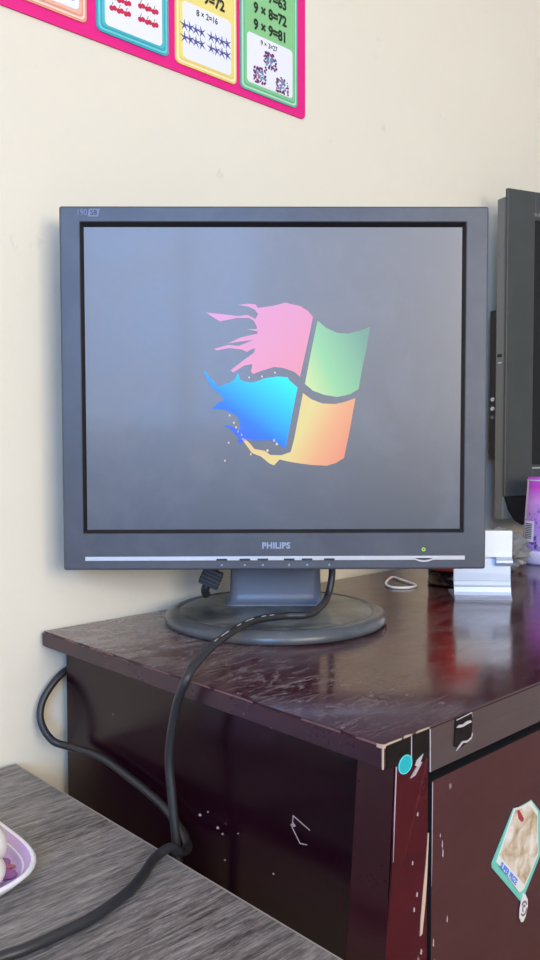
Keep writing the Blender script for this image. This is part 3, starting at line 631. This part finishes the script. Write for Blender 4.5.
tape([(.4790, .7490), (.4985, .7492), (.5000, .7425), (.4990, .7300), (.4850, .7265), (.4775, .7300)], [[(.4800, .7480), (.4990, .7491), (.4999, .7455), (.4991, .7484), (.4800, .7474)], [(.4800, .7425), (.4830, .7438), (.4880, .7429), (.4920, .7440), (.4975, .7436), (.4990, .7420), (.4935, .7418), (.4880, .7412), (.4840, .7416)], [(.4995, .7345), (.5003, .7325), (.4985, .7300), (.4930, .7288), (.4880, .7298), (.4850, .7280), (.4800, .7262), (.4815, .7280), (.4870, .7312), (.4940, .7302), (.4985, .7315)]], 'peeling glossy black tape patch on the desk front rail, right of the corner')

# ---------------------------------------------------------------- multiplication poster
YP = YW - .0015
M['magenta'] = mat('magenta_poster', (236, 20, 130), .45)
poster = thing('multiplication_poster', 'bright magenta multiplication table poster on the cream wall', 'poster', (.33, YP, 1.352))
PX, PZ = .33, 1.352
bm = bmesh.new(); prism(bm, rrect(-.12-PX, .7829-PX, 0, .60, .006), 'y', -.0008, .0012); obj('poster_sheet', bm, 'magenta', poster)
def cardm(nm, a, b, c): M[nm+'1'] = mat(nm+'_border', a, .5); M[nm+'2'] = mat(nm+'_inner_border', b, .5); M[nm+'3'] = mat(nm+'_field', c, .5)
cardm('g', (96, 190, 158), (196, 228, 186), (142, 204, 138)); cardm('y', (242, 214, 120), (250, 240, 190), (246, 226, 130)); cardm('t', (46, 172, 182), (120, 208, 212), (84, 190, 196)); cardm('p', (236, 160, 130), (250, 216, 200), (242, 186, 160))
M['panel'] = mat('white_poster_panel', (240, 238, 242), .5)
def card(x0, x1, z0, k, label, ptop, pz0):
    c = obj('card', BX(0, .001, 0, .001, 0, .001), 'panel', poster); bm = bmesh.new()
    x0 -= PX; x1 -= PX; z0 -= PZ; zt = .585
    prism(bm, rrect(x0, x1, z0, zt, .006), 'y', -.0022, -.0008, 0); prism(bm, rrect(x0+.0022, x1-.0022, z0+.0022, zt-.0022, .005), 'y', -.0025, -.002, 1)
    prism(bm, rrect(x0+.0044, x1-.0044, z0+.0044, zt-.0044, .004), 'y', -.0028, -.0024, 0); prism(bm, rrect(x0+.0062, x1-.0062, z0+.0062, zt-.0062, .004), 'y', -.0031, -.0027, 2)
    me = bpy.data.meshes.new('card'); bm.normal_update(); bmesh.ops.recalc_face_normals(bm, faces=bm.faces); bm.to_mesh(me); bm.free()
    for i in '123': me.materials.append(M[k+i])
    c.data = me; c['label'] = label
    bm = bmesh.new(); prism(bm, rrect(x0+.0095, x1-.0095, pz0-PZ, ptop-PZ, .005), 'y', -.0034, -.003); obj('white_panel', bm, 'panel', c)
    return c
def pt(nm, s, x, z, size, c, al='LEFT', bold=.0002, sx=.9, m='black'): return text(nm, s, size, m, c, (x-PX, -.0036, z-PZ), bold=bold, depth=.0001, sx=sx, align=al)
g = card(.671, .7668, 1.3610, 'g', 'green card', 1.4295, 1.3705)
for i, s in enumerate(('9×9=81', '9×8=72', '9×7=63', '9×6=54', '9×5=45', '9×4=36')): pt('sum_lettering', s.replace('×', ' × '), .7190, 1.4355+.0197*i, .0172, g, 'CENTER', .0006, .87)
pt('caption_lettering', '9 × 3=27', .7165, 1.4195, .0088, g, 'CENTER', .0001, .86)
yl = card(.5745, .6645, 1.3610, 'y', 'yellow card', 1.4310, 1.3685)
for i, s in enumerate(('8×9=72', '8×8=64', '8×7=56', '8×6=48', '8×5=40')): pt('sum_lettering', s.replace('×', ' × '), .6175, 1.4385+.0197*i, .0172, yl, 'CENTER', .0006, .87)
pt('caption_lettering', '8 × 2=16', .6190, 1.4205, .0098, yl, 'CENTER', .00015, .86)
tl = card(.4735, .5650, 1.3625, 't', 'turquoise card', 1.4380, 1.3705)
pc = card(.3720, .4620, 1.3640, 'p', 'peach card', 1.4400, 1.3735)
for c_, n_, x_ in ((tl, 7, .519), (pc, 6, .417)):
    for i in range(5): pt('sum_lettering', '%d × %d=%d' % (n_, 9-i, n_*(9-i)), x_, 1.4455+.0197*i, .0172, c_, 'CENTER', .0006, .87)
M['star'] = mat('blue_violet_star', (74, 74, 150), .5); M['cherry'] = mat('cherry_red', (206, 34, 74), .5); M['stem'] = mat('dark_stem', (60, 60, 50), .5)
bm = bmesh.new()
for gx, gz in ((.5985, 1.4042), (.5985, 1.3910), (.6370, 1.4036), (.6370, 1.3908)):
    for k in range(4):
        cx, cz = gx-.0122+.0081*k, gz
        P = []
        for i in range(10): r_ = .0070 if i % 2 == 0 else .0017; a = PI/2+i*PI/5+.3*(k % 2); P.append((cx-PX+r_*math.cos(a), cz-PZ+r_*math.sin(a)))
        prism(bm, P, 'y', -.0036-.00003*k, -.0033)
obj('starfish_print', bm, 'star', yl)
bm = bmesh.new()
for gx, gz in ((.5025, 1.4010), (.5020, 1.3900), (.5378, 1.4045), (.5376, 1.3905)):
    for k in range(3):
        cx, cz = gx-.0095+.0088*k, gz
        for q in (-.0017, .0022): prism(bm, circ(cx+q-PX, cz+.3*q-PZ, .0027, 12), 'y', -.0037-.00005*(q > 0), -.0033, 0)
        prism(bm, [(cx-.0017-PX, cz+.002-PZ), (cx-.0012-PX, cz+.002-PZ), (cx+.0006-PX, cz+.0062-PZ), (cx-.0001-PX, cz+.0062-PZ)], 'y', -.0037, -.0033, 1)
obj('cherry_print', bm, ['cherry', 'stem'], tl)
M['c1'] = mat('plum_print', (110, 48, 110), .5); M['c2'] = mat('blue_print', (92, 150, 184), .5); M['c3'] = mat('rose_print', (190, 110, 140), .5)
bm = bmesh.new(); r = random.Random(5)
for gx, gz in ((.7185, 1.4045), (.7015, 1.3830), (.7388, 1.3815)):
    for k in range(70):
        a, b = r.uniform(-.0105, .0105), r.uniform(-.0095, .0095); s = r.uniform(.0008, .0017)
        mi_ = 0 if (abs(a) > .0065 or abs(b) > .0055) else r.choice((1, 1, 2)); prism(bm, circ(gx+a-PX, gz+b-PZ, s, 6), 'y', -.0036-.00001*k, -.0033, mi_)
obj('butterfly_print', bm, ['c1', 'c2', 'c3'], g)
M['car'] = mat('blue_shape_print', (60, 120, 190), .5)
bm = bmesh.new()
for gx, gz in ((.4400, 1.3850), (.440, 1.4000), (.4050, 1.3850), (.4050, 1.4000)): prism(bm, rrect(gx-.008-PX, gx+.008-PX, gz-.004-PZ, gz+.0035-PZ, .003), 'y', -.0036, -.0033)
obj('blue_shape_print', bm, 'car', pc)
